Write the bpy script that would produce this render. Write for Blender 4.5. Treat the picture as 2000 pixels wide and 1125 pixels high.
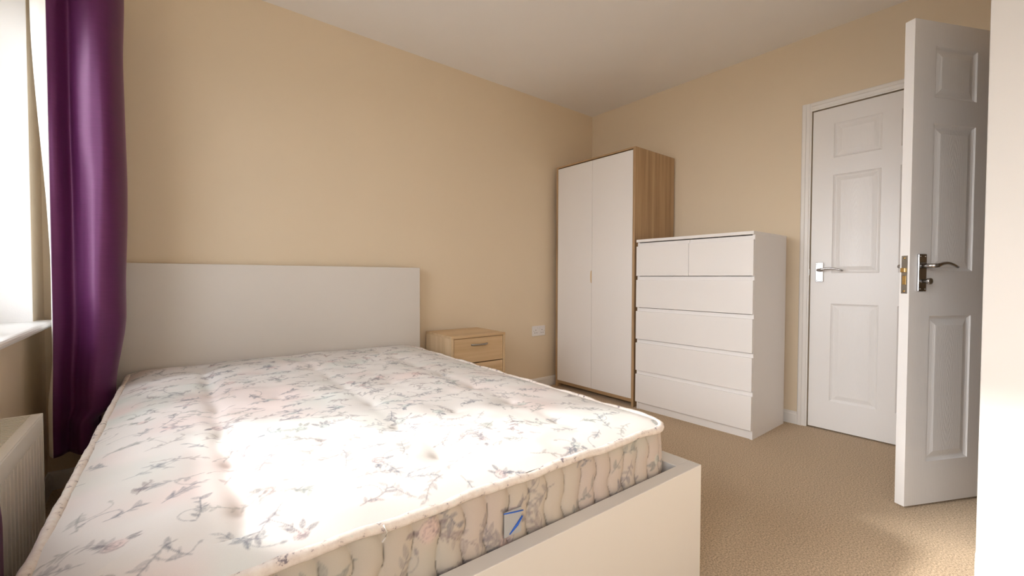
import bpy, math, random
import numpy as np
from mathutils import Vector, Matrix

for o in list(bpy.data.objects):
    bpy.data.objects.remove(o, do_unlink=True)
sc = bpy.context.scene
COL = sc.collection
R = math.radians
random.seed(4)

# ------------------------------------------------------------------ camera
FPX = 849.53
cam_d = bpy.data.cameras.new('camera')
cam_d.sensor_width = 36.0
cam_d.lens = 36.0 * FPX / 2000.0
cam_d.clip_start = 0.02
cam = bpy.data.objects.new('camera', cam_d)
COL.objects.link(cam)
fw = Vector((0.6280014, 0.77785806, -0.02347512))
rt = Vector((0.77810909, -0.62812349, 0.00266986))
up = Vector((0.0126685, 0.01994288, 0.99972086))
cam.matrix_world = Matrix(((rt.x, up.x, -fw.x, 0.4), (rt.y, up.y, -fw.y, -2.77), (rt.z, up.z, -fw.z, 0.9454), (0, 0, 0, 1)))
sc.camera = cam

# ------------------------------------------------------------------ light
SUN_DIR = Vector((1.0, -0.54, -0.57)).normalized()
world = bpy.data.worlds.new('sky')
sc.world = world
world.use_nodes = True
bg = world.node_tree.nodes['Background']
wnt = world.node_tree
wtc = wnt.nodes.new('ShaderNodeTexCoord')
wsep = wnt.nodes.new('ShaderNodeSeparateXYZ')
wrm = wnt.nodes.new('ShaderNodeValToRGB')       # hazy sky: paler and brighter towards the horizon all round
wrm.color_ramp.elements[0].position = 0.0
wrm.color_ramp.elements[0].color = (0.975, 1.0, 1.03, 1)
wrm.color_ramp.elements[1].position = 0.75
wrm.color_ramp.elements[1].color = (0.40, 0.46, 0.54, 1)
wnt.links.new(wtc.outputs['Generated'], wsep.inputs[0])
wnt.links.new(wsep.outputs['Z'], wrm.inputs['Fac'])
wnt.links.new(wrm.outputs['Color'], bg.inputs['Color'])
bg.inputs['Strength'].default_value = 5.6
# broad aureole of the hazy sun, centred on it
wnrm = wnt.nodes.new('ShaderNodeVectorMath')
wnrm.operation = 'NORMALIZE'
wdot = wnt.nodes.new('ShaderNodeVectorMath')
wdot.operation = 'DOT_PRODUCT'
wdot.inputs[1].default_value = -SUN_DIR
wmax = wnt.nodes.new('ShaderNodeMath')
wmax.operation = 'MAXIMUM'
wmax.inputs[1].default_value = 0.0
wpow = wnt.nodes.new('ShaderNodeMath')
wpow.operation = 'POWER'
wpow.inputs[1].default_value = 8.0
wmul = wnt.nodes.new('ShaderNodeMath')
wmul.operation = 'MULTIPLY'
wmul.inputs[1].default_value = 21.0
glow = wnt.nodes.new('ShaderNodeBackground')
glow.inputs['Color'].default_value = (1.0, 1.0, 1.0, 1)
wadd = wnt.nodes.new('ShaderNodeAddShader')
wnt.links.new(wtc.outputs['Generated'], wnrm.inputs[0])
wnt.links.new(wnrm.outputs[0], wdot.inputs[0])
wnt.links.new(wdot.outputs['Value'], wmax.inputs[0])
wnt.links.new(wmax.outputs[0], wpow.inputs[0])
wnt.links.new(wpow.outputs[0], wmul.inputs[0])
wnt.links.new(wmul.outputs[0], glow.inputs['Strength'])
wnt.links.new(bg.outputs[0], wadd.inputs[0])
wnt.links.new(glow.outputs[0], wadd.inputs[1])
wnt.links.new(wadd.outputs[0], wnt.nodes['World Output'].inputs['Surface'])
sun_d = bpy.data.lights.new('hazy_sun', 'SUN')
sun_d.energy = 6.0
sun_d.angle = R(3.6)
sun_d.color = (1.0, 0.965, 0.925)
sun = bpy.data.objects.new('hazy_sun', sun_d)
COL.objects.link(sun)
sun.rotation_euler = SUN_DIR.to_track_quat('-Z', 'Y').to_euler()
sun.location = (-4, 2, 4)
por_d = bpy.data.lights.new('window_portal', 'AREA')
por_d.shape = 'RECTANGLE'
por_d.size = 1.34
por_d.size_y = 1.59
por_d.cycles.is_portal = True
por = bpy.data.objects.new('window_portal', por_d)
COL.objects.link(por)
por.location = (-0.28, -1.005, 1.41)
por.rotation_euler = (0, R(-90), 0)
po2_d = bpy.data.lights.new('added_window_portal', 'AREA')  # guides sky sampling through the added window behind the viewer
po2_d.shape = 'RECTANGLE'
po2_d.size = 1.58
po2_d.size_y = 1.30
po2_d.cycles.is_portal = True
po2 = bpy.data.objects.new('added_window_portal', po2_d)
COL.objects.link(po2)
po2.location = (-0.28, -2.95, 1.29)
po2.rotation_euler = (0, R(-90), 0)
sc.view_settings.view_transform = 'Standard'
sc.view_settings.look = 'None'
sc.view_settings.gamma = 1.0
sc.view_settings.use_curve_mapping = False
sc.view_settings.exposure = 0.05
try:
    sc.cycles.max_bounces = 14
    sc.cycles.diffuse_bounces = 10
    sc.cycles.transparent_max_bounces = 12
except Exception:
    pass

# ------------------------------------------------------------------ materials
def new_mat(name):
    m = bpy.data.materials.new(name)
    m.use_nodes = True
    nt = m.node_tree
    return m, nt, nt.nodes['Principled BSDF']

def coords(nt, scale=(1, 1, 1), kind='Object', rot=(0, 0, 0)):
    tc = nt.nodes.new('ShaderNodeTexCoord')
    mp = nt.nodes.new('ShaderNodeMapping')
    mp.inputs['Scale'].default_value = scale
    mp.inputs['Rotation'].default_value = rot
    nt.links.new(tc.outputs[kind], mp.inputs['Vector'])
    return mp.outputs['Vector']

def noise(nt, vec, scale, detail=2.0, rough=0.5):
    n = nt.nodes.new('ShaderNodeTexNoise')
    n.inputs['Scale'].default_value = scale
    n.inputs['Detail'].default_value = detail
    n.inputs['Roughness'].default_value = rough
    nt.links.new(vec, n.inputs['Vector'])
    return n.outputs['Fac']

def ramp(nt, fac, stops):
    r = nt.nodes.new('ShaderNodeValToRGB')
    els = r.color_ramp.elements
    while len(els) < len(stops):
        els.new(0.5)
    for e, (pos, c) in zip(els, stops):
        e.position = pos
        e.color = (*c, 1)
    nt.links.new(fac, r.inputs['Fac'])
    return r.outputs['Color']

def bump(nt, b, height, strength, dist):
    n = nt.nodes.new('ShaderNodeBump')
    n.inputs['Strength'].default_value = strength
    n.inputs['Distance'].default_value = dist
    nt.links.new(height, n.inputs['Height'])
    nt.links.new(n.outputs['Normal'], b.inputs['Normal'])

def mat_paint(name, col, rough=0.6, bscale=900, bstr=0.05, var=0.02, spec=0.5):
    m, nt, b = new_mat(name)
    v = coords(nt)
    c2 = tuple(max(0, x * (1 - var)) for x in col)
    nt.links.new(ramp(nt, noise(nt, v, 3.0, 3), [(0.3, c2), (0.7, col)]), b.inputs['Base Color'])
    b.inputs['Roughness'].default_value = rough
    b.inputs['Specular IOR Level'].default_value = spec
    bump(nt, b, noise(nt, v, bscale, 2), bstr, 0.001)
    return m

def mat_wood(name, cols, axis, rough=0.5, fine=1.0, bstr=0.1):
    # grain runs along the given axis: the texture is squeezed along it
    m, nt, b = new_mat(name)
    s = [26 * fine, 26 * fine, 26 * fine]
    s['xyz'.index(axis)] = 1.1
    v = coords(nt, tuple(s))
    f1 = noise(nt, v, 1.0, 5, 0.62)
    nt.links.new(ramp(nt, f1, [(0.28, cols[0]), (0.5, cols[1]), (0.72, cols[2])]), b.inputs['Base Color'])
    b.inputs['Roughness'].default_value = rough
    s2 = [220 * fine, 220 * fine, 220 * fine]
    s2['xyz'.index(axis)] = 5
    bump(nt, b, noise(nt, coords(nt, tuple(s2)), 1.0, 2), bstr, 0.0006)
    return m

def mat_door(name, col, rough, figure=0.55):
    # white paint over a moulded wood grain with cathedral figures
    m, nt, b = new_mat(name)
    b.inputs['Base Color'].default_value = (*col, 1)
    b.inputs['Roughness'].default_value = rough
    v = coords(nt, (16.0, 16.0, 2.6))
    w = nt.nodes.new('ShaderNodeTexWave')
    w.wave_type = 'RINGS'
    w.rings_direction = 'SPHERICAL'
    w.inputs['Scale'].default_value = 3.4
    w.inputs['Distortion'].default_value = 2.2
    w.inputs['Detail'].default_value = 2.0
    w.inputs['Detail Scale'].default_value = 0.8
    nt.links.new(v, w.inputs['Vector'])
    fine = noise(nt, coords(nt, (420, 420, 9)), 1.0, 3, 0.6)
    mx = nt.nodes.new('ShaderNodeMath')
    mx.operation = 'MULTIPLY_ADD'
    mx.inputs[1].default_value = figure
    nt.links.new(w.outputs['Fac'], mx.inputs[0])
    nt.links.new(fine, mx.inputs[2])
    bump(nt, b, mx.outputs[0], 0.45, 0.0012)
    return m

def mat_metal(name, col, rough):
    m, nt, b = new_mat(name)
    v = coords(nt)
    nt.links.new(ramp(nt, noise(nt, v, 60, 2), [(0.3, tuple(c * 0.9 for c in col)), (0.7, col)]), b.inputs['Base Color'])
    b.inputs['Metallic'].default_value = 1.0
    b.inputs['Roughness'].default_value = rough
    return m

def mat_carpet():
    m, nt, b = new_mat('carpet')
    v = coords(nt)
    tuft = noise(nt, v, 170, 4, 0.75)
    nt.links.new(ramp(nt, tuft, [(0.34, (0.35, 0.25, 0.155)), (0.5, (0.66, 0.50, 0.335)), (0.66, (0.90, 0.73, 0.53))]), b.inputs['Base Color'])
    b.inputs['Roughness'].default_value = 0.95
    b.inputs['Specular IOR Level'].default_value = 0.1
    b.inputs['Sheen Weight'].default_value = 0.12
    bump(nt, b, noise(nt, v, 230, 4, 0.75), 0.9, 0.008)
    return m

def mat_satin(name, col, rough=0.44):
    m, nt, b = new_mat(name)
    slub = noise(nt, coords(nt, (18, 18, 260)), 1.0, 3, 0.6)
    nt.links.new(ramp(nt, slub, [(0.3, tuple(c * 0.82 for c in col)), (0.7, col)]), b.inputs['Base Color'])
    b.inputs['Roughness'].default_value = rough
    b.inputs['Specular IOR Level'].default_value = 0.72
    b.inputs['Specular Tint'].default_value = (0.85, 0.45, 0.75, 1)
    b.inputs['Sheen Weight'].default_value = 0.17
    b.inputs['Sheen Roughness'].default_value = 0.35
    b.inputs['Sheen Tint'].default_value = (0.72, 0.30, 0.62, 1)
    bump(nt, b, slub, 0.25, 0.001)
    return m

def mat_print(name, rough=0.75):
    m, nt, b = new_mat(name)
    a = nt.nodes.new('ShaderNodeVertexColor')
    a.layer_name = 'fabric_print'
    weave = noise(nt, coords(nt, (1, 1, 1)), 900, 2)
    mix = nt.nodes.new('ShaderNodeMix')
    mix.data_type = 'RGBA'
    mix.blend_type = 'MULTIPLY'
    mix.inputs['Factor'].default_value = 0.10
    nt.links.new(a.outputs['Color'], mix.inputs[6])
    nt.links.new(ramp(nt, weave, [(0.3, (0.6, 0.6, 0.6)), (0.7, (1, 1, 1))]), mix.inputs[7])
    nt.links.new(mix.outputs[2], b.inputs['Base Color'])
    b.inputs['Roughness'].default_value = rough
    b.inputs['Specular IOR Level'].default_value = 0.25
    b.inputs['Sheen Weight'].default_value = 0.1
    bump(nt, b, weave, 0.08, 0.0006)
    return m

def mat_piping():
    m, nt, b = new_mat('piping_cloth')
    v = coords(nt)
    f = noise(nt, v, 55, 4, 0.65)
    nt.links.new(ramp(nt, f, [(0.33, (0.20, 0.17, 0.19)), (0.40, (0.66, 0.58, 0.53)), (0.62, (0.74, 0.68, 0.63)), (0.75, (0.60, 0.63, 0.58))]), b.inputs['Base Color'])
    b.inputs['Roughness'].default_value = 0.8
    bump(nt, b, noise(nt, v, 120, 2), 0.3, 0.002)
    return m

def mat_glass():
    m = bpy.data.materials.new('window_glass')
    m.use_nodes = True
    nt = m.node_tree
    nt.nodes.clear()
    out = nt.nodes.new('ShaderNodeOutputMaterial')
    tr = nt.nodes.new('ShaderNodeBsdfTransparent')
    gl = nt.nodes.new('ShaderNodeBsdfGlossy')
    gl.inputs['Roughness'].default_value = 0.02
    mix = nt.nodes.new('ShaderNodeMixShader')
    mix.inputs['Fac'].default_value = 0.05
    nt.links.new(tr.outputs[0], mix.inputs[1])
    nt.links.new(gl.outputs[0], mix.inputs[2])
    nt.links.new(mix.outputs[0], out.inputs['Surface'])
    return m

M = {}
M['wall'] = mat_paint('magnolia_wall', (0.750, 0.640, 0.485), 0.75, 500, 0.12, 0.012)
M['reveal'] = M['wall']
M['ceiling'] = mat_paint('white_ceiling', (0.86, 0.85, 0.845), 0.85, 260, 0.25, 0.02)
M['white_wall'] = mat_paint('white_wall', (0.62, 0.59, 0.56), 0.7, 500, 0.1, 0.012)
M['gloss'] = mat_paint('white_gloss_trim', (0.80, 0.78, 0.75), 0.35, 300, 0.02, 0.01)
M['door'] = mat_door('white_grained_door', (0.82, 0.805, 0.795), 0.26)
M['stile'] = mat_door('white_grained_stile', (0.82, 0.805, 0.795), 0.26, 0.0)
M['foil'] = mat_paint('white_foil', (0.81, 0.79, 0.78), 0.42, 700, 0.02, 0.01)
M['lacquer'] = mat_paint('white_lacquer', (0.69, 0.66, 0.625), 0.40, 700, 0.02, 0.01)
M['oak_z'] = mat_wood('pale_oak_upright', [(0.30, 0.185, 0.095), (0.43, 0.285, 0.155), (0.53, 0.37, 0.215)], 'z', 0.5, 1.2)
M['oak_y'] = mat_wood('pale_oak_level', [(0.30, 0.185, 0.095), (0.43, 0.285, 0.155), (0.53, 0.37, 0.215)], 'y', 0.5, 1.2)
M['birch_x'] = mat_wood('birch_level', [(0.50, 0.335, 0.175), (0.61, 0.43, 0.245), (0.69, 0.51, 0.315)], 'x', 0.45, 0.9)
M['birch_z'] = mat_wood('birch_upright', [(0.55, 0.39, 0.22), (0.65, 0.48, 0.29), (0.73, 0.56, 0.37)], 'z', 0.45, 0.9)
M['carpet'] = mat_carpet()
M['purple'] = mat_satin('purple_satin', (0.075, 0.012, 0.060))
M['lining'] = mat_paint('curtain_lining', (0.80, 0.78, 0.75), 0.85, 800, 0.1)
M['print_top'] = mat_print('floral_ticking')
M['piping'] = mat_piping()
M['chrome'] = mat_metal('polished_chrome', (0.52, 0.51, 0.51), 0.20)
M['nickel'] = mat_metal('brushed_nickel', (0.42, 0.40, 0.37), 0.35)
M['brass'] = mat_metal('brass', (0.72, 0.50, 0.20), 0.25)
M['radiator'] = mat_paint('radiator_enamel', (0.78, 0.75, 0.70), 0.35, 300, 0.02, 0.01)
M['plastic'] = mat_paint('white_plastic', (0.80, 0.78, 0.78), 0.3, 300, 0.01, 0.01)
M['dark'] = mat_paint('dark_slot', (0.03, 0.028, 0.026), 0.6)
M['blue'] = mat_paint('blue_ink', (0.02, 0.12, 0.55), 0.5)
M['labelcloth'] = mat_paint('label_cloth', (0.40, 0.40, 0.40), 0.7)
M['glass'] = mat_glass()
M['upvc'] = mat_paint('white_upvc', (0.82, 0.82, 0.82), 0.3, 300, 0.01, 0.01)
M['grille'] = mat_paint('radiator_grille', (0.62, 0.59, 0.55), 0.4, 300, 0.02, 0.01)
M['render'] = mat_paint('sun_blocker_render', (0.55, 0.50, 0.44), 0.9, 60, 0.3, 0.1)  # finish of the wall added outside to block sun
M['ground'] = mat_paint('outside_ground', (0.34, 0.33, 0.30), 0.95, 40, 0.3, 0.3)

# ------------------------------------------------------------------ mesh helpers
class MB:
    def __init__(self):
        self.v, self.f = [], []
    def box(self, x0, x1, y0, y1, z0, z1):
        x0, x1 = min(x0, x1), max(x0, x1)
        y0, y1 = min(y0, y1), max(y0, y1)
        z0, z1 = min(z0, z1), max(z0, z1)
        n = len(self.v)
        self.v += [(x0, y0, z0), (x1, y0, z0), (x1, y1, z0), (x0, y1, z0), (x0, y0, z1), (x1, y0, z1), (x1, y1, z1), (x0, y1, z1)]
        self.f += [tuple(n + i for i in q) for q in ((0, 3, 2, 1), (4, 5, 6, 7), (0, 1, 5, 4), (1, 2, 6, 5), (2, 3, 7, 6), (3, 0, 4, 7))]
        return self
    def tube(self, pts, rad, n=12, closed=False, squash=None):
        pts = [Vector(p) for p in pts]
        rads = rad if isinstance(rad, (list, tuple)) else [rad] * len(pts)
        rings = []
        k = len(pts)
        for i, p in enumerate(pts):
            if closed:
                t = (pts[(i + 1) % k] - pts[i - 1])
            else:
                t = pts[min(i + 1, k - 1)] - pts[max(i - 1, 0)]
            t.normalize()
            ref = Vector((0, 0, 1)) if abs(t.z) < 0.9 else Vector((1, 0, 0))
            a = t.cross(ref).normalized()
            b = a.cross(t).normalized()
            ring = []
            for j in range(n):
                th = 2 * math.pi * j / n
                sx, sz = (1, 1) if squash is None else squash
                ring.append(len(self.v))
                self.v.append(tuple(p + a * math.cos(th) * rads[i] * sx + b * math.sin(th) * rads[i] * sz))
            rings.append(ring)
        m = k if closed else k - 1
        for i in range(m):
            A, B = rings[i], rings[(i + 1) % k]
            for j in range(n):
                self.f.append((A[j], A[(j + 1) % n], B[(j + 1) % n], B[j]))
        if not closed:
            self.f.append(tuple(reversed(rings[0])))
            self.f.append(tuple(rings[-1]))
        return self
    def prism(self, prof, axis, a0, a1):
        # closed 2D profile swept along an axis: 'x' -> (y,z), 'y' -> (x,z), 'z' -> (x,y)
        n = len(self.v)
        k = len(prof)
        for a in (a0, a1):
            for (p, q) in prof:
                self.v.append({'x': (a, p, q), 'y': (p, a, q), 'z': (p, q, a)}[axis])
        for i in range(k):
            self.f.append((n + i, n + (i + 1) % k, n + k + (i + 1) % k, n + k + i))
        self.f.append(tuple(n + i for i in reversed(range(k))))
        self.f.append(tuple(n + k + i for i in range(k)))
        return self
    def build(self, name, mat, parent=None, bevel=0.0, smooth=False, seg=2):
        me = bpy.data.meshes.new(name)
        me.from_pydata(self.v, [], self.f)
        me.validate()
        import bmesh
        bm = bmesh.new()
        bm.from_mesh(me)
        bmesh.ops.recalc_face_normals(bm, faces=bm.faces)
        bm.to_mesh(me)
        bm.free()
        return link(name, me, mat, parent, bevel, smooth, seg)

def link(name, me, mat, parent=None, bevel=0.0, smooth=False, seg=2):
    o = bpy.data.objects.new(name, me)
    COL.objects.link(o)
    me.materials.append(mat)
    if smooth:
        me.polygons.foreach_set('use_smooth', [True] * len(me.polygons))
    if parent is not None:
        o.parent = parent
    if bevel > 0:
        b = o.modifiers.new('soft_edges', 'BEVEL')
        b.width = bevel
        b.segments = seg
        b.limit_method = 'ANGLE'
        b.angle_limit = R(40)
    return o

def box(name, mat, parent, x0, x1, y0, y1, z0, z1, bevel=0.0015):
    return MB().box(x0, x1, y0, y1, z0, z1).build(name, mat, parent, bevel)

def tag(o, label, cat, group=None, kind=None):
    o['label'] = label
    o['category'] = cat
    if group:
        o['group'] = group
    if kind:
        o['kind'] = kind
    return o

def empty(name, loc=(0, 0, 0), rz=0.0):
    e = bpy.data.objects.new(name, None)
    COL.objects.link(e)
    e.location = loc
    e.rotation_euler = (0, 0, rz)
    e.empty_display_size = 0.1
    return e

def copy_tree(o, parent=None):
    c = o.copy()
    COL.objects.link(c)
    c.parent = parent
    for ch in list(o.children):
        copy_tree(ch, c)
    return c

def grid_mesh(name, P, closed_u=False):
    # P: (nu, nv, 3) array of points
    nu, nv, _ = P.shape
    idx = np.arange(nu * nv).reshape(nu, nv)
    if closed_u:
        a = idx
        b = np.roll(idx, -1, axis=0)
        q = np.stack([a[:, :-1], b[:, :-1], b[:, 1:], a[:, 1:]], -1).reshape(-1, 4)
    else:
        q = np.stack([idx[:-1, :-1], idx[1:, :-1], idx[1:, 1:], idx[:-1, 1:]], -1).reshape(-1, 4)
    me = bpy.data.meshes.new(name)
    me.vertices.add(nu * nv)
    me.vertices.foreach_set('co', P.reshape(-1).astype(np.float32))
    me.loops.add(q.size)
    me.loops.foreach_set('vertex_index', q.reshape(-1).astype(np.int32))
    me.polygons.add(len(q))
    me.polygons.foreach_set('loop_start', (np.arange(len(q)) * 4).astype(np.int32))
    try:
        me.polygons.foreach_set('loop_total', np.full(len(q), 4, np.int32))
    except Exception:
        pass
    me.update(calc_edges=True)
    me.validate()
    return me

def set_colour(me, rgb):
    ca = me.color_attributes.new('fabric_print', 'FLOAT_COLOR', 'POINT')
    a = np.ones((len(rgb), 4), np.float32)
    a[:, :3] = rgb
    ca.data.foreach_set('color', a.reshape(-1))

def catmull(pts, n):
    pts = np.asarray(pts, float)
    k = len(pts)
    ext = np.vstack([2 * pts[0] - pts[1], pts, 2 * pts[-1] - pts[-2]])
    out = []
    for t in np.linspace(0, k - 1 - 1e-9, n):
        i = int(t)
        f = t - i
        p0, p1, p2, p3 = ext[i], ext[i + 1], ext[i + 2], ext[i + 3]
        out.append(0.5 * (2 * p1 + (p2 - p0) * f + (2 * p0 - 5 * p1 + 4 * p2 - p3) * f * f + (3 * p1 - p0 - 3 * p2 + p3) * f ** 3))
    return np.array(out)

# ------------------------------------------------------------------ the room
XB = 3.6131      # right wall plane
H = 2.4744
YB = -3.70       # back wall plane
XC = 2.40        # near partition plane
YC = -2.637      # its corner

fl = box('floor', M['carpet'], None, -0.3, 3.9, YB - 0.15, 0.15, -0.12, 0.0, 0)
tag(fl, 'beige cut-pile carpet covering the bedroom floor', 'carpet', kind='structure')
ce = box('ceiling', M['ceiling'], None, -0.3, 3.9, YB - 0.15, 0.15, H, H + 0.12, 0)
tag(ce, 'white ceiling above the cream walls', 'ceiling', kind='structure')
wf = box('wall_far', M['wall'], None, -0.3, 3.9, 0.0, 0.15, 0, H, 0)
tag(wf, 'cream painted wall behind the white headboard', 'wall', kind='structure')
# right wall with the cupboard doorway
DY0, DY1 = -1.803, -2.579
m = MB()
m.box(XB, 3.78, DY0, 0.0, 0, H).box(XB, 3.78, YB, DY1, 0, H).box(XB, 3.78, DY1, DY0, 2.0, H).box(3.72, 3.78, DY1, DY0, 0, 2.0)
tag(m.build('wall_right', M['wall'], None), 'cream wall behind the wardrobe and the chest of drawers', 'wall', kind='structure')
# window wall
WY0, WY1, WZ0, WZ1 = -0.21, -1.80, 0.740, 2.08
m = MB()
VY0, VY1, VZ0 = -2.30, -3.60, 0.50      # opening for an unseen window, added for extra daylight
m.box(-0.3, 0, WY0, 0.0, 0, H).box(-0.3, 0, VY0, WY1, 0, H).box(-0.3, 0, YB, VY1, 0, H)
for (a, b, zs) in ((WY1, WY0, WZ0), (VY1, VY0, VZ0)):
    m.box(-0.3, 0, a, b, 0, zs).box(-0.3, 0, a, b, WZ1, H)
tag(m.build('wall_left', M['wall'], None), 'cream window wall behind the radiator and purple curtains', 'wall', kind='structure')
wb = box('wall_back', M['wall'], None, -0.3, 3.9, YB - 0.15, YB, 0, H, 0)
tag(wb, 'cream wall at the back of the bedroom', 'wall', kind='structure')
wn = box('wall_near', M['white_wall'], None, XC, XC + 0.2, YB, YC, 0, H, 0.002)
tag(wn, 'white near wall edge at the right side of the view', 'wall', kind='structure')
m = MB()
YE = -2.80
m.box(XC + 0.2, 2.66, YE - 0.1, YE, 0, H).box(3.50, XB, YE - 0.1, YE, 0, H).box(2.66, 3.50, YE - 0.1, YE, 2.03, H)
tag(m.build('wall_entry', M['wall'], None), 'cream wall holding the doorway of the open white door', 'wall', kind='structure')
# entry door lining and architrave
tr = empty('trim_1')
tag(tr, 'white door lining around the open door', 'door frame', kind='structure')
for (x0, x1) in ((2.66, 2.69), (3.47, 3.50)):
    box('jamb', M['gloss'], tr, x0, x1, YE - 0.1, YE + 0.005, 0, 2.03)
box('head', M['gloss'], tr, 2.69, 3.47, YE - 0.1, YE + 0.005, 2.0, 2.03)

def skirting(name, label, axis, a0, a1, plane, sgn):
    # moulded board: profile in (out, z), swept along the wall
    prof = [(0, 0), (0.016, 0), (0.016, 0.062), (0.013, 0.068), (0.013, 0.072), (0.007, 0.080), (0, 0.080)]
    m = MB()
    if axis == 'x':
        m.prism([(plane + sgn * o, z) for o, z in prof], 'x', a0, a1)
    else:
        m.prism([(plane + sgn * o, z) for o, z in prof], 'y', a0, a1)
    return tag(m.build(name, M['gloss'], None), label, 'skirting', kind='structure')
skirting('baseboard_far', 'white skirting board along the headboard wall', 'x', 0.0, XB, 0.0, -1)
skirting('baseboard_right', 'white skirting board between the chest and the door frame', 'y', -1.756, -0.02, XB, -1)
skirting('baseboard_left', 'white skirting board under the window', 'y', YB, -0.02, 0.0, 1)
skirting('baseboard_near', 'white skirting board on the near right wall', 'y', YB, YC, XC, -1)
skirting('baseboard_back', 'white skirting board along the back wall', 'x', 0.02, XC - 0.02, YB, 1)

# window: frame, mullion, sashes, glass, board
win = empty('window_1', (0, 0, 0))
tag(win, 'white framed bedroom window beside the purple curtain', 'window', kind='structure')
def wbar(name, y0, y1, z0, z1, x0=-0.20, x1=-0.14, mat='upvc'):
    return box(name, M[mat], win, x0, x1, y0, y1, z0, z1, 0.003)
wbar('frame', WY0 - 0.05, WY0, WZ0 + 0.02, WZ1)
wbar('frame', WY1, WY1 + 0.05, WZ0 + 0.02, WZ1)
wbar('frame', WY1 + 0.05, WY0 - 0.05, WZ1 - 0.05, WZ1)
wbar('frame', WY1 + 0.05, WY0 - 0.05, WZ0 + 0.02, WZ0 + 0.07)
ym = -0.74
wbar('mullion', ym - 0.03, ym + 0.03, WZ0 + 0.07, WZ1 - 0.05)
for (a, b) in ((WY1 + 0.05, ym - 0.03), (ym + 0.03, WY0 - 0.05)):
    s = MB()
    z0, z1 = WZ0 + 0.07, WZ1 - 0.05
    s.box(-0.19, -0.15, a, a + 0.04, z0, z1).box(-0.19, -0.15, b - 0.04, b, z0, z1)
    s.box(-0.19, -0.15, a + 0.04, b - 0.04, z0, z0 + 0.04).box(-0.19, -0.15, a + 0.04, b - 0.04, z1 - 0.04, z1)
    so = s.build('sash', M['upvc'], win, 0.003)
    MB().box(-0.174, -0.170, a + 0.04, b - 0.04, z0 + 0.04, z1 - 0.04).build('pane', M['glass'], so)
# window board with a rounded nose
nose = [(-0.14, 0.740), (0.045, 0.740)] + [(0.045 + 0.0125 * math.sin(t), 0.7525 - 0.0125 * math.cos(t)) for t in np.linspace(0, math.pi, 7)[1:-1]] + [(0.045, 0.765), (-0.14, 0.765)]
m = MB()
m.prism(nose, 'y', WY1, WY0)
for (a, b) in ((WY0, WY0 + 0.06), (WY1 - 0.06, WY1)):
    m.prism([(max(x, 0.0), z) for x, z in nose], 'y', a, b)
m.build('window_board', M['gloss'], win)
for (a, b, c, d_) in ((WY0 - 0.004, WY0, 0.765, WZ1), (WY1, WY1 + 0.004, 0.765, WZ1), (WY1 + 0.004, WY0 - 0.004, WZ1 - 0.004, WZ1)):
    MB().box(-0.14, -0.001, a, b, c, d_).build('white_reveal', M['ceiling'], win)
MB().tube([(0.10, -2.45, 2.23), (0.10, -0.03, 2.23)], 0.014, 14).build('curtain_rail', M['upvc'], win, smooth=True)
for y in (-2.3, -1.08, -0.12):
    MB().tube([(0.0, y, 2.23), (0.10, y, 2.23)], 0.008, 10).build('rail_bracket', M['upvc'], win, smooth=True)

# unseen second window, added behind the viewer to let in more daylight
w2 = empty('added_window_2', (0, 0, 0))
tag(w2, 'unseen white framed window added behind the viewer for daylight', 'window', kind='structure')
def bar2(name, y0, y1, z0, z1):
    return box(name, M['upvc'], w2, -0.20, -0.14, y0, y1, z0, z1, 0.003)
bar2('frame', VY1, VY1 + 0.06, VZ0, WZ1)
bar2('frame', VY0 - 0.06, VY0, VZ0, WZ1)
bar2('frame', VY1 + 0.06, VY0 - 0.06, VZ0, VZ0 + 0.06)
bar2('frame', VY1 + 0.06, VY0 - 0.06, WZ1 - 0.06, WZ1)
MB().box(-0.174, -0.170, VY1 + 0.06, VY0 - 0.06, VZ0 + 0.06, WZ1 - 0.06).build('pane', M['glass'], w2)
box('window_board', M['gloss'], w2, -0.14, 0.05, VY1, VY0, VZ0, VZ0 + 0.024, 0.004)

# outside: unseen wall added to shade the bed head, and the ground below
sun_block = box('sun_blocker_wall', M['render'], None, -1.42, -1.2, -0.293, 4.0, -3.0, 3.4, 0)
tag(sun_block, 'unseen rendered wall added outside the window to block the sun', 'wall', kind='structure')
gd = box('ground_outside', M['ground'], None, -60, 60, -60, 60, -3.2, -3.0, 0)
tag(gd, 'pale paved ground outside below the window', 'ground', kind='structure')

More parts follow.
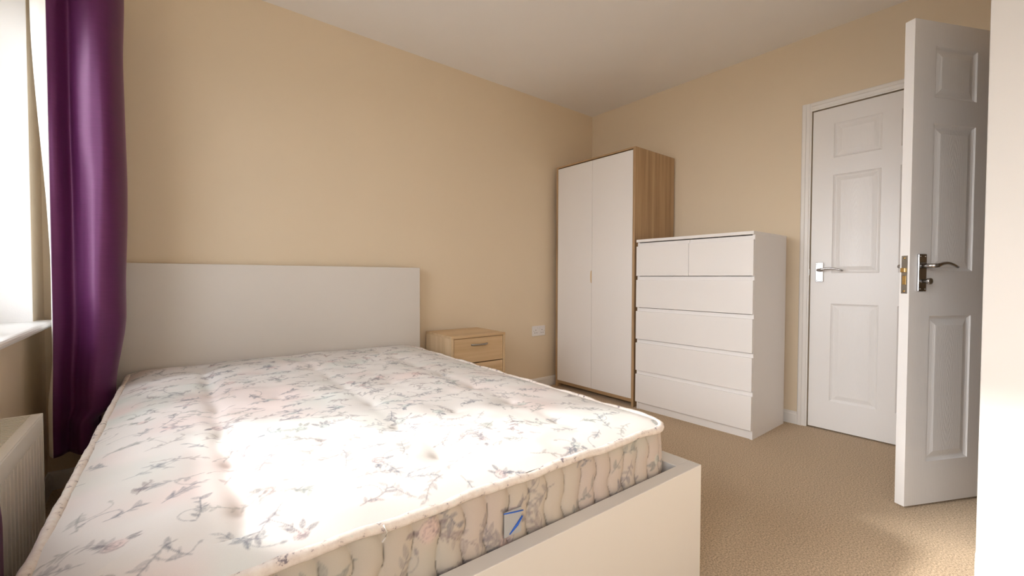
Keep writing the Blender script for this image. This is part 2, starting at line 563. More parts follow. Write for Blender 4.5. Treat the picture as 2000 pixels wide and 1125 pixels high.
# ------------------------------------------------------------------ panelled doors
# local frame: x along the width from the lock edge, y = thickness (front face y=0, back face y=t), z up
LW, LH, LT = 0.762, 1.981, 0.036
COLS = ((0.110, 0.340), (0.422, 0.652))
ROWS = ((0.177, 0.783), (0.970, 1.572), (1.676, 1.884))
def rect_ring(m, a, b):
    # a, b: rings of 4 vertex ids
    for i in range(4):
        m.f.append((a[i], a[(i + 1) % 4], b[(i + 1) % 4], b[i]))
def door_leaf(root, origin_z=0.009):
    z0 = origin_z
    m = MB()
    xs = [0, COLS[0][0], COLS[0][1], COLS[1][0], COLS[1][1], LW]
    zs = [0, ROWS[0][0], ROWS[0][1], ROWS[1][0], ROWS[1][1], ROWS[2][0], ROWS[2][1], LH]
    hole = lambda i, j: i in (1, 3) and j in (1, 3, 5)
    nx, nz = len(xs), len(zs)
    for y in (0, LT):
        for z in zs:
            for x in xs:
                m.v.append((x, y, z + z0))
    V = lambda k, i, j: k * nx * nz + j * nx + i
    for i in range(nx - 1):
        for j in range(nz - 1):
            if hole(i, j):
                for (p, q) in (((i, j), (i + 1, j)), ((i + 1, j), (i + 1, j + 1)), ((i + 1, j + 1), (i, j + 1)), ((i, j + 1), (i, j))):
                    m.f.append((V(0, *p), V(0, *q), V(1, *q), V(1, *p)))
            else:
                m.f.append((V(0, i, j), V(0, i + 1, j), V(0, i + 1, j + 1), V(0, i, j + 1)))
                m.f.append((V(1, i, j), V(1, i, j + 1), V(1, i + 1, j + 1), V(1, i + 1, j)))
    for i in range(nx - 1):
        m.f.append((V(0, i, 0), V(1, i, 0), V(1, i + 1, 0), V(0, i + 1, 0)))
        m.f.append((V(0, i, nz - 1), V(0, i + 1, nz - 1), V(1, i + 1, nz - 1), V(1, i, nz - 1)))
    for j in range(nz - 1):
        m.f.append((V(0, 0, j), V(0, 0, j + 1), V(1, 0, j + 1), V(1, 0, j)))
        m.f.append((V(0, nx - 1, j), V(1, nx - 1, j), V(1, nx - 1, j + 1), V(0, nx - 1, j + 1)))
    m.build('stiles_and_rails', M['stile'], root)
    prof = [(0.0, 0.0), (0.004, 0.0045), (0.012, 0.0085), (0.017, 0.0085), (0.040, 0.002), (0.043, 0.002)]
    for (c0, c1) in COLS:
        for (r0, r1) in ROWS:
            m = MB()
            cx, cz = (c0 + c1) / 2, (r0 + r1) / 2 + z0
            w, h = (c1 - c0) / 2, (r1 - r0) / 2
            for side in (0, 1):
                prev = None
                for (ins, dep) in prof:
                    y = dep if side == 0 else LT - dep
                    ids = []
                    for (sx, sz) in ((-1, -1), (1, -1), (1, 1), (-1, 1)):
                        ids.append(len(m.v))
                        m.v.append((sx * (w - ins), y, sz * (h - ins)))
                    if prev:
                        rect_ring(m, prev, ids)
                    prev = ids
                m.f.append(tuple(prev))
            k = len(prof) * 4
            rect_ring(m, [0, 1, 2, 3], [k, k + 1, k + 2, k + 3])
            o = m.build('panel', M['door'], root)
            o.location = (cx, 0, cz)

def lever_set(root, side, plate_z0, plate_z1, lever_z, knob_z=None, px=0.058):
    # side -1: on the front face (y=0), +1: on the back face (y=LT)
    y = 0.0 if side < 0 else LT
    h = empty('handle')
    h.parent = root
    MB().box(px - 0.021, px + 0.021, y + side * 0.009, y - side * 0.0, plate_z0, plate_z1).build('backplate', M['chrome'], h, 0.003)
    lv = [(px, y + side * 0.006, lever_z), (px, y + side * 0.030, lever_z), (px + 0.003, y + side * 0.044, lever_z), (px + 0.014, y + side * 0.052, lever_z + 0.001)]
    for t in np.linspace(0, 1, 9)[1:]:
        lv.append((px + 0.014 + 0.115 * t, y + side * (0.052 - 0.006 * t), lever_z + 0.001 + 0.011 * math.sin(math.pi * min(1, t * 1.02)) - 0.006 * t * t))
    rads = [0.0095, 0.0095, 0.0095, 0.0085] + [0.0080 - 0.0030 * t for t in np.linspace(0, 1, 9)[1:]]
    MB().tube(lv, rads, 12).build('lever', M['chrome'], h, smooth=True)
    if knob_z is not None:
        pts = [(px, y + side * d, knob_z) for d in (0.005, 0.020, 0.026, 0.034, 0.038, 0.040)]
        MB().tube(pts, [0.008, 0.007, 0.011, 0.0135, 0.0125, 0.008], 16).build('thumbturn', M['chrome'], h, smooth=True)
    for z in (plate_z0 + 0.010, plate_z1 - 0.010):
        for dx in (-0.013, 0.013):
            MB().tube([(px + dx, y + side * 0.008, z), (px + dx, y + side * 0.0105, z)], 0.0028, 8).build('screw', M['nickel'], h, smooth=True)

# open entrance door
d2 = empty('door_2', (2.7651, -2.4087, 0), R(-26.37))
tag(d2, 'white six-panel door standing open at the right edge', 'door', kind='structure')
door_leaf(d2)
lever_set(d2, -1, 0.894, 1.047, 0.998, 0.936)
lever_set(d2, 1, 0.894, 1.047, 0.998)
lp = MB().box(-0.0015, 0.0, LT / 2 - 0.011, LT / 2 + 0.011, 0.885, 1.040).build('latch_plate', M['nickel'], d2)
MB().box(-0.012, -0.0015, LT / 2 - 0.009, LT / 2 + 0.009, 0.972, 0.990).build('latch_bolt', M['brass'], lp, 0.002)
MB().box(-0.003, -0.0015, LT / 2 - 0.006, LT / 2 + 0.006, 0.922, 0.958).build('lock_bolt', M['brass'], lp)
for z in (0.895, 1.030):
    MB().tube([(-0.0015, LT / 2, z), (-0.003, LT / 2, z)], 0.004, 10).build('screw', M['brass'], lp, smooth=True)
for z in (0.22, 1.0, 1.78):
    MB().tube([(LW + 0.004, -0.004, z), (LW + 0.004, -0.004, z + 0.08)], 0.006, 10).build('hinge', M['chrome'], d2, smooth=True)

# closed cupboard door in the right wall
d1 = empty('door_1', (XB, -1.810, 0), R(-90))
tag(d1, 'white six-panel cupboard door closed beside the chest of drawers', 'door', kind='structure')
# root turned -90: local x -> world -y, local y -> world +x
door_leaf(d1)
lever_set(d1, -1, 0.925, 1.046, 0.998, None, 0.049)
# frame: lining, stop and architraves with a stepped moulding
fr = empty('trim_2')
tag(fr, 'white moulded frame around the closed cupboard door', 'door frame', kind='structure')
def arch_prof(a, b):
    # (along, x) outer edge a -> inner edge b
    s = 1 if b > a else -1
    w = abs(b - a)
    return [(a, XB), (a, XB - 0.014), (a + s * w * 0.10, XB - 0.018), (a + s * w * 0.42, XB - 0.018), (a + s * w * 0.48, XB - 0.014), (a + s * w * 0.80, XB - 0.012), (a + s * w * 0.86, XB - 0.009), (b, XB - 0.008), (b, XB)]
for (a, b) in ((-1.752, -1.804), (-2.630, -2.578)):
    m = MB()
    m.prism([(x, al) for al, x in arch_prof(a, b)], 'z', 0, 2.048)
    m.build('architrave', M['gloss'], fr)
m = MB()
m.prism([(x, al) for al, x in arch_prof(2.048, 1.997)], 'y', -1.804, -2.578)
m.build('architrave', M['gloss'], fr)
m = MB()
m.box(XB + 0.038, XB + 0.06, -1.803, -1.825, 0, 2.0).box(XB + 0.038, XB + 0.06, -2.557, -2.579, 0, 2.0).box(XB + 0.038, XB + 0.06, -2.557, -1.825, 1.978, 2.0)
m.build('door_stop', M['gloss'], fr)
MB().box(XB - 0.0095, XB - 0.006, -1.800, -1.807, 0.965, 1.005).build('latch_keep', M['nickel'], fr)

# ------------------------------------------------------------------ bed
BED = (1.7682, -0.0799)
BA = R(-1.5096)
bed = empty('bed_frame', (BED[0], BED[1], 0), BA)
tag(bed, 'white double bed frame with tall headboard and low footboard', 'bed')
BW, FBZ, HBZ = 1.556, 0.36, 1.0114
box('headboard', M['lacquer'], bed, -BW, 0, 0.0, 0.034, 0.0, HBZ, 0.0012)
box('footboard', M['lacquer'], bed, -BW, 0, -2.012, -1.970, 0.0, FBZ, 0.0015)
box('side_rail', M['lacquer'], bed, -0.072, 0, -1.970, 0.0, 0.02, FBZ, 0.0015)
box('side_rail', M['lacquer'], bed, -BW, -BW + 0.045, -1.970, 0.0, 0.02, FBZ, 0.0015)
for k in range(14):
    y = -0.10 - k * 0.138
    box('slat', M['birch_x'], bed, -BW + 0.045, -0.072, y - 0.07, y, 0.235, 0.252, 0.002)
MB().box(-0.80, -0.76, -1.97, 0.0, 0.19, 0.235).build('centre_beam', M['nickel'], bed, 0.002)

# ------------------------------------------------------------------ mattress with printed floral ticking
rng = np.random.default_rng(11)
def smooth_noise(shape, cell, seed):
    r = np.random.default_rng(seed)
    gy, gx = int(shape[0] / cell) + 3, int(shape[1] / cell) + 3
    g = r.random((gy, gx))
    yy = np.arange(shape[0]) / cell
    xx = np.arange(shape[1]) / cell
    iy, ix = yy.astype(int), xx.astype(int)
    fy, fx = yy - iy, xx - ix
    fy = fy * fy * (3 - 2 * fy)
    fx = fx * fx * (3 - 2 * fx)
    a = g[np.ix_(iy, ix)]
    b = g[np.ix_(iy, ix + 1)]
    c = g[np.ix_(iy + 1, ix)]
    d = g[np.ix_(iy + 1, ix + 1)]
    fy = fy[:, None]
    fx = fx[None, :]
    return (a * (1 - fx) + b * fx) * (1 - fy) + (c * (1 - fx) + d * fx) * fy

class Canvas:
    def __init__(self, w, h, px, ground=(0.700, 0.672, 0.650)):
        self.px = px
        self.nx, self.ny = int(w / px) + 1, int(h / px) + 1
        s = (self.ny, self.nx)
        base = np.empty(s + (3,))
        base[:] = ground
        gk = ground[0] / 0.79
        pink = np.clip((smooth_noise(s, 0.16 / px, 1) - 0.55) * 3.0, 0, 1)[..., None]
        green = np.clip((smooth_noise(s, 0.13 / px, 2) - 0.60) * 3.0, 0, 1)[..., None]
        base = base * (1 - pink * 0.55) + np.array((0.80, 0.635, 0.605)) * gk * pink * 0.55
        base = base * (1 - green * 0.5) + np.array((0.615, 0.69, 0.645)) * gk * green * 0.5
        self.c = base
    def blend(self, x0, y0, x1, y1, fn, col, alpha):
        p = self.px
        i0, i1 = max(0, int(x0 / p)), min(self.nx, int(x1 / p) + 2)
        j0, j1 = max(0, int(y0 / p)), min(self.ny, int(y1 / p) + 2)
        if i1 <= i0 or j1 <= j0:
            return
        X, Y = np.meshgrid(np.arange(i0, i1) * p, np.arange(j0, j1) * p)
        a = (np.clip(fn(X, Y), 0, 1) * alpha)[..., None]
        self.c[j0:j1, i0:i1] = self.c[j0:j1, i0:i1] * (1 - a) + np.array(col) * a
    def stroke(self, pts, w, col, alpha):
        for (a, b) in zip(pts[:-1], pts[1:]):
            ax, ay = a
            bx, by = b
            def fn(X, Y):
                dx, dy = bx - ax, by - ay
                L = dx * dx + dy * dy + 1e-12
                t = np.clip(((X - ax) * dx + (Y - ay) * dy) / L, 0, 1)
                d = np.hypot(X - ax - t * dx, Y - ay - t * dy)
                return np.clip((w - d) / self.px + 0.5, 0, 1)
            self.blend(min(ax, bx) - 2 * w - 0.004, min(ay, by) - 2 * w - 0.004, max(ax, bx) + 2 * w + 0.004, max(ay, by) + 2 * w + 0.004, fn, col, alpha)
    def leaf(self, x, y, ang, L, W, col, alpha):
        ca, sa = math.cos(ang), math.sin(ang)
        def fn(X, Y):
            u = ((X - x) * ca + (Y - y) * sa) / L
            v = (-(X - x) * sa + (Y - y) * ca) / W
            ok = (u > 0) & (u < 1)
            half = np.sqrt(np.clip(u, 0, 1)) * np.clip(1 - u, 0, 1) * 1.7
            s = np.clip((half - np.abs(v)) * W / self.px + 0.5, 0, 1) * ok
            vein = 0.45 + 0.55 * (np.sin((u * 9 - np.abs(v) * 1.8) * 2 * math.pi) > 0.0)
            edge = np.clip(1 - (half - np.abs(v)) / 0.30, 0, 1)
            mid = np.clip(1 - np.abs(v) / 0.14, 0, 1)
            return s * np.maximum(np.maximum(edge, mid), vein * 0.8)
        self.blend(x - L, y - L, x + L, y + L, fn, col, alpha)
    def rose(self, x, y, r, col, ink):
        def fill(X, Y):
            d = np.hypot(X - x, Y - y)
            return np.clip((r - d) / (0.45 * r), 0, 1)
        self.blend(x - r, y - r, x + r, y + r, fill, col, 0.45)
        for k in range(7):
            rr = r * (0.25 + 0.11 * k)
            a0 = rng.random() * 6.28
            pts = [(x + rr * math.cos(a0 + t) * (1 + 0.1 * math.sin(5 * t)), y + rr * 0.85 * math.sin(a0 + t)) for t in np.linspace(0, 2.6, 8)]
            self.stroke(pts, 0.0008, ink, 0.50)
    def sprig(self, x, y, ang, L, col, alpha, scale=1.0):
        n = 14
        k = rng.normal(0, 5.0)
        pts = [(x, y)]
        a = ang
        for i in range(n):
            a += k * L / n + rng.normal(0, 0.10)
            pts.append((pts[-1][0] + math.cos(a) * L / n, pts[-1][1] + math.sin(a) * L / n))
        self.stroke(pts, 0.0011, col, alpha * 0.75)
        side = 1
        for i in range(2, n + 1):
            if rng.random() < 0.62:
                px, py = pts[i]
                aa = math.atan2(pts[i][1] - pts[i - 1][1], pts[i][0] - pts[i - 1][0])
                LL = scale * rng.uniform(0.014, 0.040)
                self.leaf(px, py, aa + side * rng.uniform(0.5, 1.15), LL, LL * rng.uniform(0.24, 0.40), col, alpha * rng.uniform(0.65, 1.0))
                side = -side
        if rng.random() < 0.6:
            b = a + rng.choice((-1, 1)) * 1.0
            q = [pts[n // 2]]
            for i in range(9):
                b += rng.normal(0.25, 0.15)
                q.append((q[-1][0] + math.cos(b) * 0.008, q[-1][1] + math.sin(b) * 0.008))
            self.stroke(q, 0.0009, col, alpha * 0.7)
            self.leaf(q[-1][0], q[-1][1], b, 0.018 * scale, 0.007 * scale, col, alpha)
    def sample(self, x, y):
        fx = np.clip(x / self.px, 0, self.nx - 1.001)
        fy = np.clip(y / self.px, 0, self.ny - 1.001)
        ix, iy = fx.astype(int), fy.astype(int)
        u, v = (fx - ix)[..., None], (fy - iy)[..., None]
        c = self.c
        return (c[iy, ix] * (1 - u) + c[iy, ix + 1] * u) * (1 - v) + (c[iy + 1, ix] * (1 - u) + c[iy + 1, ix + 1] * u) * v

INKS = [(0.120, 0.140, 0.185), (0.170, 0.155, 0.180), (0.190, 0.145, 0.160), (0.175, 0.195, 0.190), (0.100, 0.115, 0.160)]
def dress(cv, w, h, cell, scale, alpha, roses):
    nx, ny = max(1, int(w / cell)), max(1, int(round(h / cell)))
    for i in range(nx):
        for j in range(ny):
            x = (i + 0.5 + rng.normal(0, 0.22) + (0.5 if j % 2 else 0)) * w / nx
            y = (j + 0.5 + rng.normal(0, 0.22)) * h / ny
            col = INKS[rng.integers(len(INKS))]
            if rng.random() < roses:
                r = rng.uniform(0.022, 0.036) * scale
                cv.rose(x, y, r, (0.72, 0.50, 0.49) if rng.random() < 0.6 else (0.50, 0.60, 0.56), col)
                for q in range(3):
                    a = rng.random() * 6.28
                    LL = rng.uniform(0.025, 0.042) * scale
                    cv.leaf(x + r * 0.8 * math.cos(a), y + r * 0.8 * math.sin(a), a, LL, LL * 0.34, col, alpha)
            cv.sprig(x, y, rng.normal(0.2, 0.8) + (math.pi if rng.random() < 0.5 else 0), rng.uniform(0.07, 0.17) * scale, col, alpha * rng.uniform(0.7, 1.0), scale)

MX0, MX1, MY0, MY1 = -1.488, -0.086, -1.957, -0.022     # mattress footprint, bed-local
MWID, MLEN = MX1 - MX0, MY1 - MY0
cv = Canvas(MWID, MLEN, 0.0015)
dress(cv, MWID, MLEN, 0.080, 0.66, 0.86, 0.18)

TUFTS = []
rows_y = [-0.30, -0.548, -0.79, -1.037, -1.285, -1.535, -1.775]
for r_i, y in enumerate(rows_y):
    for x in (-0.393, -0.800, -1.210):
        TUFTS.append((x + rng.normal(0, 0.006), y + rng.normal(0, 0.008)))
    if r_i % 2 == 1:
        for x in (-0.60, -1.01):
            TUFTS.append((x + rng.normal(0, 0.01), y + 0.005))

nu, nv = 620, 850
ux = np.linspace(0, 1, nu)
vy = np.linspace(0, 1, nv)
U, V = np.meshgrid(MX0 + ux * MWID, MY0 + vy * MLEN, indexing='ij')
CR = 0.075
def round_corners(X, Y):
    X, Y = X.copy(), Y.copy()
    for sx, x0 in ((1, MX1), (-1, MX0)):
        for sy, y0 in ((1, MY1), (-1, MY0)):
            a = (X - (x0 - sx * CR)) * sx / CR
            b = (Y - (y0 - sy * CR)) * sy / CR
            k = (a > 0) & (b > 0)
            l = np.hypot(a, b)
            f = np.where(k, np.maximum(a, b) / np.maximum(l, 1e-9), 1)
            X = np.where(k, x0 - sx * CR + sx * a * f * CR, X)
            Y = np.where(k, y0 - sy * CR + sy * b * f * CR, Y)
    return X, Y
PX, PY = round_corners(U, V)
d = np.minimum(np.minimum(U - MX0, MX1 - U), np.minimum(V - MY0, MY1 - V))
Z = 0.491 + 0.036 * (1 - np.exp(-d / 0.085)) + 0.006 * (1 - ((U - MX0) / MWID * 2 - 1) ** 2)
for (tx, ty) in TUFTS:
    r2 = (U - tx) ** 2 + (V - ty) ** 2
    Z -= 0.0060 * np.exp(-r2 / 0.020 ** 2) + 0.0120 * np.exp(-r2 / 0.075 ** 2)
for x, dep in ((-0.393, 0.0025), (-0.800, 0.0030), (-1.210, 0.0090)):
    Z -= dep * np.exp(-((U - x - 0.008 * np.cos((V + 1.035) * 25.4)) / 0.026) ** 2) * (V < -0.2) * (V > -1.88)
und = smooth_noise((nu, nv), 59, 5) + 0.5 * smooth_noise((nu, nv), 25, 6)
Z += (und - 0.75) * 0.010 * np.clip(d / 0.1, 0, 1)
wr = np.sin((V * 1.0 + U * 0.25) * 70 + 6 * smooth_noise((nu, nv), 84, 8))
Z += 0.0009 * wr * smooth_noise((nu, nv), 98, 9) * np.clip(d / 0.06, 0, 1)

mat_root = empty('mattress', (BED[0], BED[1], 0), BA)
tag(mat_root, 'tufted mattress with faded floral ticking lying on the white bed', 'mattress')
me = grid_mesh('top_panel', np.stack([PX, PY, Z], -1))
set_colour(me, cv.sample(U - MX0, V - MY0).reshape(-1, 3))
link('top_panel', me, M['print_top'], mat_root, smooth=True)

# perimeter of the rounded rectangle
def perimeter(n, r=CR):
    w, h = MWID - 2 * r, MLEN - 2 * r
    segs = [w, math.pi * r / 2, h, math.pi * r / 2, w, math.pi * r / 2, h, math.pi * r / 2]
    tot = sum(segs)
    P, N, S = [], [], []
    for k in range(n):
        s = tot * k / n
        S.append(s)
        i = 0
        while s > segs[i]:
            s -= segs[i]
            i += 1
        if i == 0: p, q = (MX0 + r + s, MY0), (0, -1)
        elif i == 2: p, q = (MX1, MY0 + r + s), (1, 0)
        elif i == 4: p, q = (MX1 - r - s, MY1), (0, 1)
        elif i == 6: p, q = (MX0, MY1 - r - s), (-1, 0)
        else:
            c, a0 = {1: ((MX1 - r, MY0 + r), -90), 3: ((MX1 - r, MY1 - r), 0), 5: ((MX0 + r, MY1 - r), 90), 7: ((MX0 + r, MY0 + r), 180)}[i]
            a = R(a0) + s / r
            q = (math.cos(a), math.sin(a))
            p = (c[0] + r * q[0], c[1] + r * q[1])
        P.append(p)
        N.append(q)
    return np.array(P), np.array(N), np.array(S), tot
nS, nZ = 2600, 60
P, N, S, TOT = perimeter(nS)
zb = np.linspace(0.254, 0.488, nZ)
PITCH = TOT / round(TOT / 0.058)
Sg, Zg = np.meshgrid(S, zb, indexing='ij')
wave = 0.0065 * np.sin((Zg - 0.25) / 0.115 * 2 * math.pi + 0.6) + 0.002 * np.sin(Zg * 90 + np.floor(Sg / PITCH) * 1.7)
ph = (Sg + wave) / PITCH
fr_ = np.abs(np.sin(math.pi * ph))
puff = 0.012 * fr_ ** 0.5 + 0.006 * np.sin(math.pi * (Zg - 0.254) / 0.234) - 0.013
Bx = P[:, 0][:, None] + N[:, 0][:, None] * puff
By = P[:, 1][:, None] + N[:, 1][:, None] * puff
me = grid_mesh('border', np.stack([Bx, By, Zg], -1), closed_u=True)
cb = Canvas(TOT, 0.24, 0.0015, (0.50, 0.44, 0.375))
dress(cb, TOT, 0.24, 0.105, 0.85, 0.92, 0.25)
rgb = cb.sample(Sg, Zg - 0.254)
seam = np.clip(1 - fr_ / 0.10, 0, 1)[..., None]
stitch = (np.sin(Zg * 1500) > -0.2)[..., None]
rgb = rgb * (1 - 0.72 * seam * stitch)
set_colour(me, rgb.reshape(-1, 3))
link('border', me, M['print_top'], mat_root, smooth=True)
# bottom panel and the piped edges
MB().box(MX0 + 0.03, MX1 - 0.03, MY0 + 0.03, MY1 - 0.03, 0.253, 0.262).build('base_panel', M['labelcloth'], mat_root)
for (z, rad) in ((0.489, 0.0105), (0.262, 0.009)):
    P2, N2, S2, _ = perimeter(700)
    wob = [0.0022 * math.sin(s * 23) + 0.0010 * math.sin(s * 54 + 1) for s in S2]
    pts = [(p[0] + n[0] * 0.0005, p[1] + n[1] * 0.0005, z + w) for p, n, w in zip(P2, N2, wob)]
    rr = [rad * (1 + 0.03 * math.sin(s * 140) + 0.05 * math.sin(s * 31)) for s in S2]
    MB().tube(pts, rr, 10, closed=True).build('piping', M['piping'], mat_root, smooth=True)
# blue-edged maker's label sewn into the border, and a loose thread
lb = MB().box(-0.736, -0.688, MY0 - 0.0095, MY0 - 0.0075, 0.372, 0.428).build('sewn_label', M['labelcloth'], mat_root, 0.0004)
lb['label'] = 'pale sewn label with blue lines'
MB().tube([(-0.738, MY0 - 0.0102, 0.427), (-0.710, MY0 - 0.0112, 0.423), (-0.684, MY0 - 0.0105, 0.419)], 0.0014, 8).build('blue_line', M['blue'], lb, smooth=True)
MB().tube([(-0.722, MY0 - 0.0102, 0.376), (-0.702, MY0 - 0.0118, 0.392), (-0.686, MY0 - 0.0108, 0.407)], [0.0010, 0.0028, 0.0018], 8, squash=(1, 1)).build('blue_stroke', M['blue'], lb, smooth=True)
MB().tube([(-1.008, MY0 - 0.010, 0.497), (-1.003, MY0 - 0.013, 0.484), (-1.007, MY0 - 0.014, 0.474), (-1.012, MY0 - 0.0125, 0.468)], 0.0014, 6).build('loose_thread', M['lining'], mat_root, smooth=True)

# ------------------------------------------------------------------ bedside cabinet
ns = empty('bedside_cabinet', (1.8225, -0.4003, 0), R(-1.9))
tag(ns, 'small birch bedside cabinet with drawers beside the headboard', 'cabinet')
NW, ND, NZ = 0.4205, 0.36, 0.571
box('top', M['birch_x'], ns, 0, NW, -0.002, ND, NZ - 0.017, NZ, 0.001)
box('side_panel', M['birch_z'], ns, 0, 0.017, 0, ND, 0, NZ - 0.017, 0.001)
box('side_panel', M['birch_z'], ns, NW - 0.017, NW, 0, ND, 0, NZ - 0.017, 0.001)
box('back_panel', M['birch_x'], ns, 0.017, NW - 0.017, ND - 0.008, ND, 0.02, NZ - 0.017, 0)
box('plinth', M['birch_x'], ns, 0.017, NW - 0.017, 0.02, 0.036, 0, 0.045, 0)
zt = NZ - 0.017 - 0.003
for k in range(3):
    dh = 0.162
    z1 = zt - k * (dh + 0.006)
    dr = box('drawer', M['birch_x'], ns, 0.020, NW - 0.020, 0.003, 0.019, z1 - dh, z1, 0.001)
    MB().box(0.03, NW - 0.03, 0.019, ND - 0.03, z1 - dh + 0.015, z1 - 0.03).build('drawer_box', M['birch_x'], dr)
    zc = z1 - 0.044
    pts = []
    for t in np.linspace(0, 1, 11):
        pts.append((NW / 2 - 0.062 + 0.124 * t, 0.003 - 0.024 * math.sin(math.pi * t) ** 0.6 - 0.001, zc))
    MB().tube(pts, 0.0068, 10, squash=(1.0, 0.9)).build('handle', M['nickel'], dr, smooth=True)

# ------------------------------------------------------------------ wardrobe
wd = empty('wardrobe', (3.081, -0.059, 0))
tag(wd, 'tall oak wardrobe with two plain white doors in the corner', 'wardrobe')
WD, WW, WH = 0.515, 0.8075, 1.8995
box('side_panel', M['oak_z'], wd, 0, WD, -0.020, 0, 0, WH, 0.001)
box('side_panel', M['oak_z'], wd, 0, WD, -WW, -WW + 0.020, 0, WH, 0.001)
box('top', M['oak_y'], wd, 0, WD, -WW + 0.020, -0.020, WH - 0.012, WH, 0.0008)
box('base_shelf', M['oak_y'], wd, 0.004, WD, -WW + 0.020, -0.020, 0.032, 0.056, 0.0008)
box('back_panel', M['oak_y'], wd, WD - 0.008, WD, -WW + 0.020, -0.020, 0.056, WH - 0.012, 0)
yc = -WW / 2
for (a, b, first) in ((-0.022, yc + 0.001, True), (yc - 0.001, -WW + 0.022, False)):
    do = box('door', M['foil'], wd, 0.001, 0.019, a, b, 0.058, WH - 0.020, 0.0008)
    if first:
        # slim finger pull let into the meeting edge
        pr = []
        for t in np.linspace(0, math.pi, 13):
            pr.append((b + 0.0005 + 0.011 * math.sin(t) ** 0.6, 0.955 + 0.050 * math.cos(t)))
        MB().prism([(p, q) for p, q in pr] + [(b + 0.0005, 0.905)], 'x', -0.0025, 0.004).build('finger_pull', M['birch_z'], do)

# ------------------------------------------------------------------ chest of drawers
ch = empty('chest_of_drawers', (3.058, -0.897, 0))
tag(ch, 'white six-drawer chest standing between wardrobe and closed door', 'chest')
CD, CW, CH = 0.491, 0.795, 1.22
box('side_panel', M['foil'], ch, 0.020, CD, -0.016, 0, 0, CH - 0.019, 0.0008)
box('side_panel', M['foil'], ch, 0.020, CD, -CW, -CW + 0.016, 0, CH - 0.019, 0.0008)
box('top', M['foil'], ch, 0.0, CD, -CW, 0, CH - 0.019, CH, 0.0008)
box('plinth', M['foil'], ch, 0.028, 0.044, -CW + 0.016, -0.016, 0, 0.062, 0.0005)
box('back_panel', M['foil'], ch, CD - 0.008, CD, -CW + 0.016, -0.016, 0.03, CH - 0.019, 0)
lines = [1.195, 0.957, 0.733, 0.506, 0.280, 0.056]
for k in range(5):
    z1, z0 = lines[k], lines[k + 1] + (0.004 if k < 4 else 0.0)
    spans = ((-0.001, -CW / 2 + 0.001), (-CW / 2 - 0.001, -CW + 0.001)) if k == 0 else ((-0.001, -CW + 0.001),)
    for (a, b) in spans:
        dr = MB().box(0.0, 0.018, a, b, z0, z1 - 0.024).build('drawer', M['foil'], ch, 0.0008)
        MB().box(0.0165, 0.0195, a, b, z1 - 0.026, z1).build('grip_strip', M['foil'], dr)
        MB().box(0.022, CD - 0.03, a - 0.022, b + 0.022, z0 + 0.01, z1 - 0.04).build('drawer_box', M['foil'], dr)

# ------------------------------------------------------------------ wall socket
so = empty('wall_socket', (2.928, 0.0, 0.490))
tag(so, 'white double wall socket between bedside cabinet and wardrobe', 'socket')
box('faceplate', M['plastic'], so, -0.073, 0.073, -0.010, 0.0, -0.043, 0.043, 0.003)
for s in (-1, 1):
    cx = s * 0.036
    MB().box(cx - 0.0025, cx + 0.0025, -0.0106, -0.0098, 0.004, 0.012).build('pin_hole', M['dark'], so)
    for q in (-1, 1):
        MB().box(cx + q * 0.011 - 0.004, cx + q * 0.011 + 0.004, -0.0106, -0.0098, -0.018, -0.0135).build('pin_hole', M['dark'], so)
    MB().box(s * 0.012 - 0.006, s * 0.012 + 0.006, -0.0135, -0.0095, 0.014, 0.034).build('rocker_switch', M['plastic'], so, 0.0015)
for x in (-0.06, 0.06):
    MB().tube([(x, -0.0095, 0), (x, -0.0108, 0)], 0.003, 10).build('screw', M['nickel'], so, smooth=True)

# ------------------------------------------------------------------ radiator
ra = empty('radiator', (0, 0, 0))
tag(ra, 'white ribbed panel radiator under the window beside the bed', 'radiator')
RY0, RY1, RX, RZ0, RZ1 = -0.955, -1.76, 0.130, 0.10, 0.552
prof = []
n = int((RY0 - RY1 - 0.03) / 0.0333)
y = RY0 - 0.012
step = 0.0333
pts2 = [(RX, RY0)]
for k in range(n):
    yy = RY0 - 0.014 - k * step
    pts2 += [(RX, yy), (RX - 0.003, yy - 0.0015), (RX - 0.012, yy - 0.003), (RX - 0.012, yy - 0.0065), (RX - 0.003, yy - 0.0080), (RX, yy - 0.0095)]
pts2 += [(RX, RY1), (RX - 0.016, RY1), (RX - 0.016, RY0)]
MB().prism(pts2, 'z', RZ0 + 0.02, RZ1 - 0.052).build('front_panel', M['radiator'], ra)
box('top_band', M['radiator'], ra, RX - 0.016, RX + 0.001, RY0, RY1, RZ1 - 0.052, RZ1 - 0.002, 0.004)
box('bottom_band', M['radiator'], ra, RX - 0.016, RX, RY0, RY1, RZ0, RZ0 + 0.02, 0.003)
box('rear_panel', M['radiator'], ra, 0.045, 0.060, RY0, RY1, RZ0, RZ1 - 0.01, 0.003)
for (a, b) in ((RY0 + 0.004, RY0 - 0.002), (RY1 + 0.002, RY1 - 0.004)):
    box('end_panel', M['radiator'], ra, 0.045, RX + 0.001, a, b, RZ0 + 0.02, RZ1, 0.001)
g = MB()
g.box(0.048, 0.056, RY0 - 0.002, RY1 + 0.002, RZ1 - 0.006, RZ1).box(RX - 0.022, RX, RY0 - 0.002, RY1 + 0.002, RZ1 - 0.004, RZ1)
k = RY0 - 0.012
while k > RY1 + 0.012:
    g.box(0.056, RX - 0.022, k, k - 0.0075, RZ1 - 0.006, RZ1 - 0.001)
    k -= 0.0150
go = g.build('top_grille', M['radiator'], ra)
go['kind'] = 'stuff'
MB().box(0.06, RX - 0.017, RY0 - 0.004, RY1 + 0.004, RZ0 + 0.05, RZ1 - 0.07).build('convector_fins', M['grille'], ra)
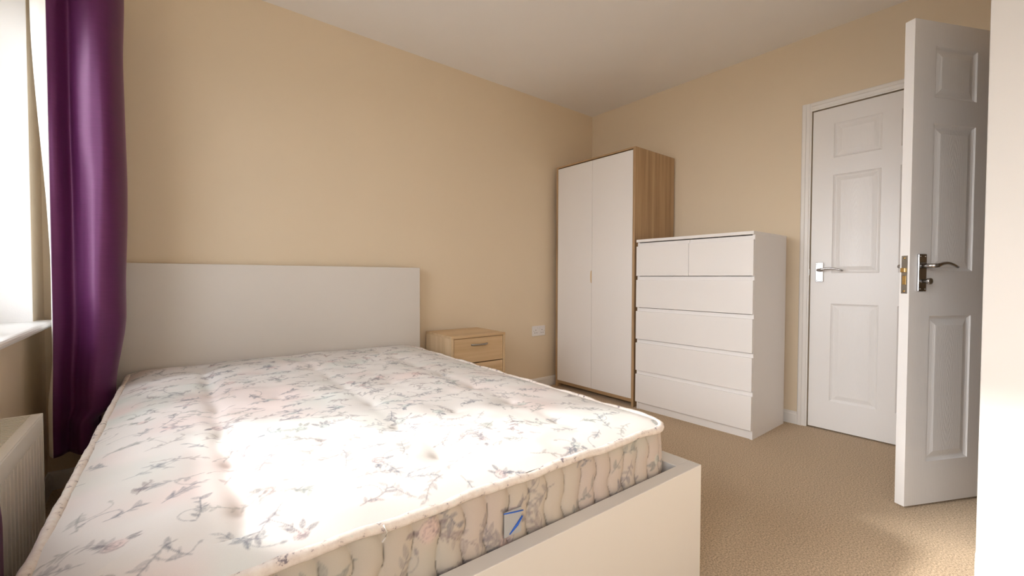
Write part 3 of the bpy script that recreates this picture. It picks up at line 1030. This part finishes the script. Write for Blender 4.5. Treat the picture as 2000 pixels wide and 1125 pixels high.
for y in (RY0 - 0.15, RY1 + 0.15):
    MB().box(0.0, 0.05, y - 0.02, y + 0.02, 0.15, 0.48).build('bracket', M['radiator'], ra)

# ------------------------------------------------------------------ curtains
def curtain(name, label, face_fn, lining_fn, ztop, zbot, ns=150, nz=150, seed=3):
    root = empty(name)
    tag(root, label, 'curtain', 'purple satin curtains at the window')
    for part, fn, matn in (('satin_face', face_fn, 'purple'), ('lining', lining_fn, 'lining')):
        Pn = np.zeros((ns, nz, 3))
        zz = np.linspace(ztop, zbot, nz)
        wn = smooth_noise((nz, ns), 14, seed) - 0.5
        wl = smooth_noise((nz, ns), 34, seed + 1) - 0.5
        for j, z in enumerate(zz):
            xy = catmull(fn(z), ns)
            t = np.gradient(xy, axis=0)
            t /= np.linalg.norm(t, axis=1)[:, None] + 1e-9
            nrm = np.stack([t[:, 1], -t[:, 0]], -1)
            amt = (0.004 * wn[j] + 0.012 * wl[j]) * (1.0 if part == 'satin_face' else 0.3)
            ends = np.clip(np.minimum(np.arange(ns), ns - 1 - np.arange(ns)) / 12.0, 0, 1)
            xy = xy + nrm * (amt * ends)[:, None]
            Pn[:, j, :2] = xy
            Pn[:, j, 2] = z
        me = grid_mesh(part, Pn)
        o = link(part, me, M[matn], root, smooth=True)
        s = o.modifiers.new('cloth', 'SOLIDIFY')
        s.thickness = 0.0015
        s.offset = 0
    return root

def lerp(a, b, t):
    t = min(1, max(0, t))
    return a + (b - a) * t
def sst(a, b, z):
    t = min(1, max(0, (z - a) / (b - a)))
    return t * t * (3 - 2 * t)
def far_face(z):
    # pulled in beside the mattress and the bed rail lower down
    w = 0.54 + 0.26 * sst(0.37, 0.44, z) + 0.20 * sst(0.48, 0.80, z)
    nar = 1 - sst(0.34, 0.78, z)
    f = sst(0.5, 1.0, z)
    def X(x): return 0.084 + (x - 0.084) * w
    ky = 0.02 * math.sin(z * 3.0)
    return [(0.084 - 0.006 * nar, -0.430), (X(0.105), -0.418 + ky * 0.3), (X(0.135), -0.388 + 0.012 * (1 - f)), (X(0.165), -0.412 + ky * 0.5),
            (X(0.205), -0.446 - 0.01 * f), (X(0.245), -0.448 - 0.006 * f + ky * 0.4), (X(0.277), -0.415), (X(0.290), -0.360), (X(0.280), -0.300),
            (X(0.225), -0.290), (X(0.150), -0.300), (X(0.115), -0.255), (X(0.150), -0.205), (X(0.230), -0.200), (X(0.270), -0.150), (X(0.230), -0.100), (X(0.150), -0.090)]
def far_lining(z):
    off = 0.046 * sst(0.80, 2.0, z) + 0.020 * (1 - sst(0.42, 0.72, z))
    off = max(off, 0.004)
    return [(0.083 - 0.006 * (1 - sst(0.34, 0.78, z)), -0.428), (0.080 - off * 0.55, -0.405), (0.078 - off, -0.360), (0.070 - off * 0.5, -0.300), (0.075, -0.200), (0.090, -0.085)]
curtain('curtain', 'purple satin curtain with white lining hanging between window and headboard', far_face, far_lining, 2.22, 0.262)

def near_face(z):
    fl_ = 1 - sst(0.46, 0.88, z)
    y0 = -1.90 + 0.395 * fl_
    x0 = 0.155
    pts = [(x0, y0)]
    n = 9
    for k in range(1, n):
        t = k / (n - 1)
        pts.append((x0 - 0.003 + (0.006 + 0.022 * sst(0.60, 1.0, z)) * (1 if k % 2 else -1) * (0.3 + 0.7 * t), y0 + (-2.36 - y0) * t))
    return pts
def near_lining(z):
    return [(x - 0.008, y - 0.004) for x, y in near_face(z)]
curtain('curtain', 'purple satin curtain edge just entering at the lower left border', near_face, near_lining, 2.22, 0.262, 110, 90, 9)
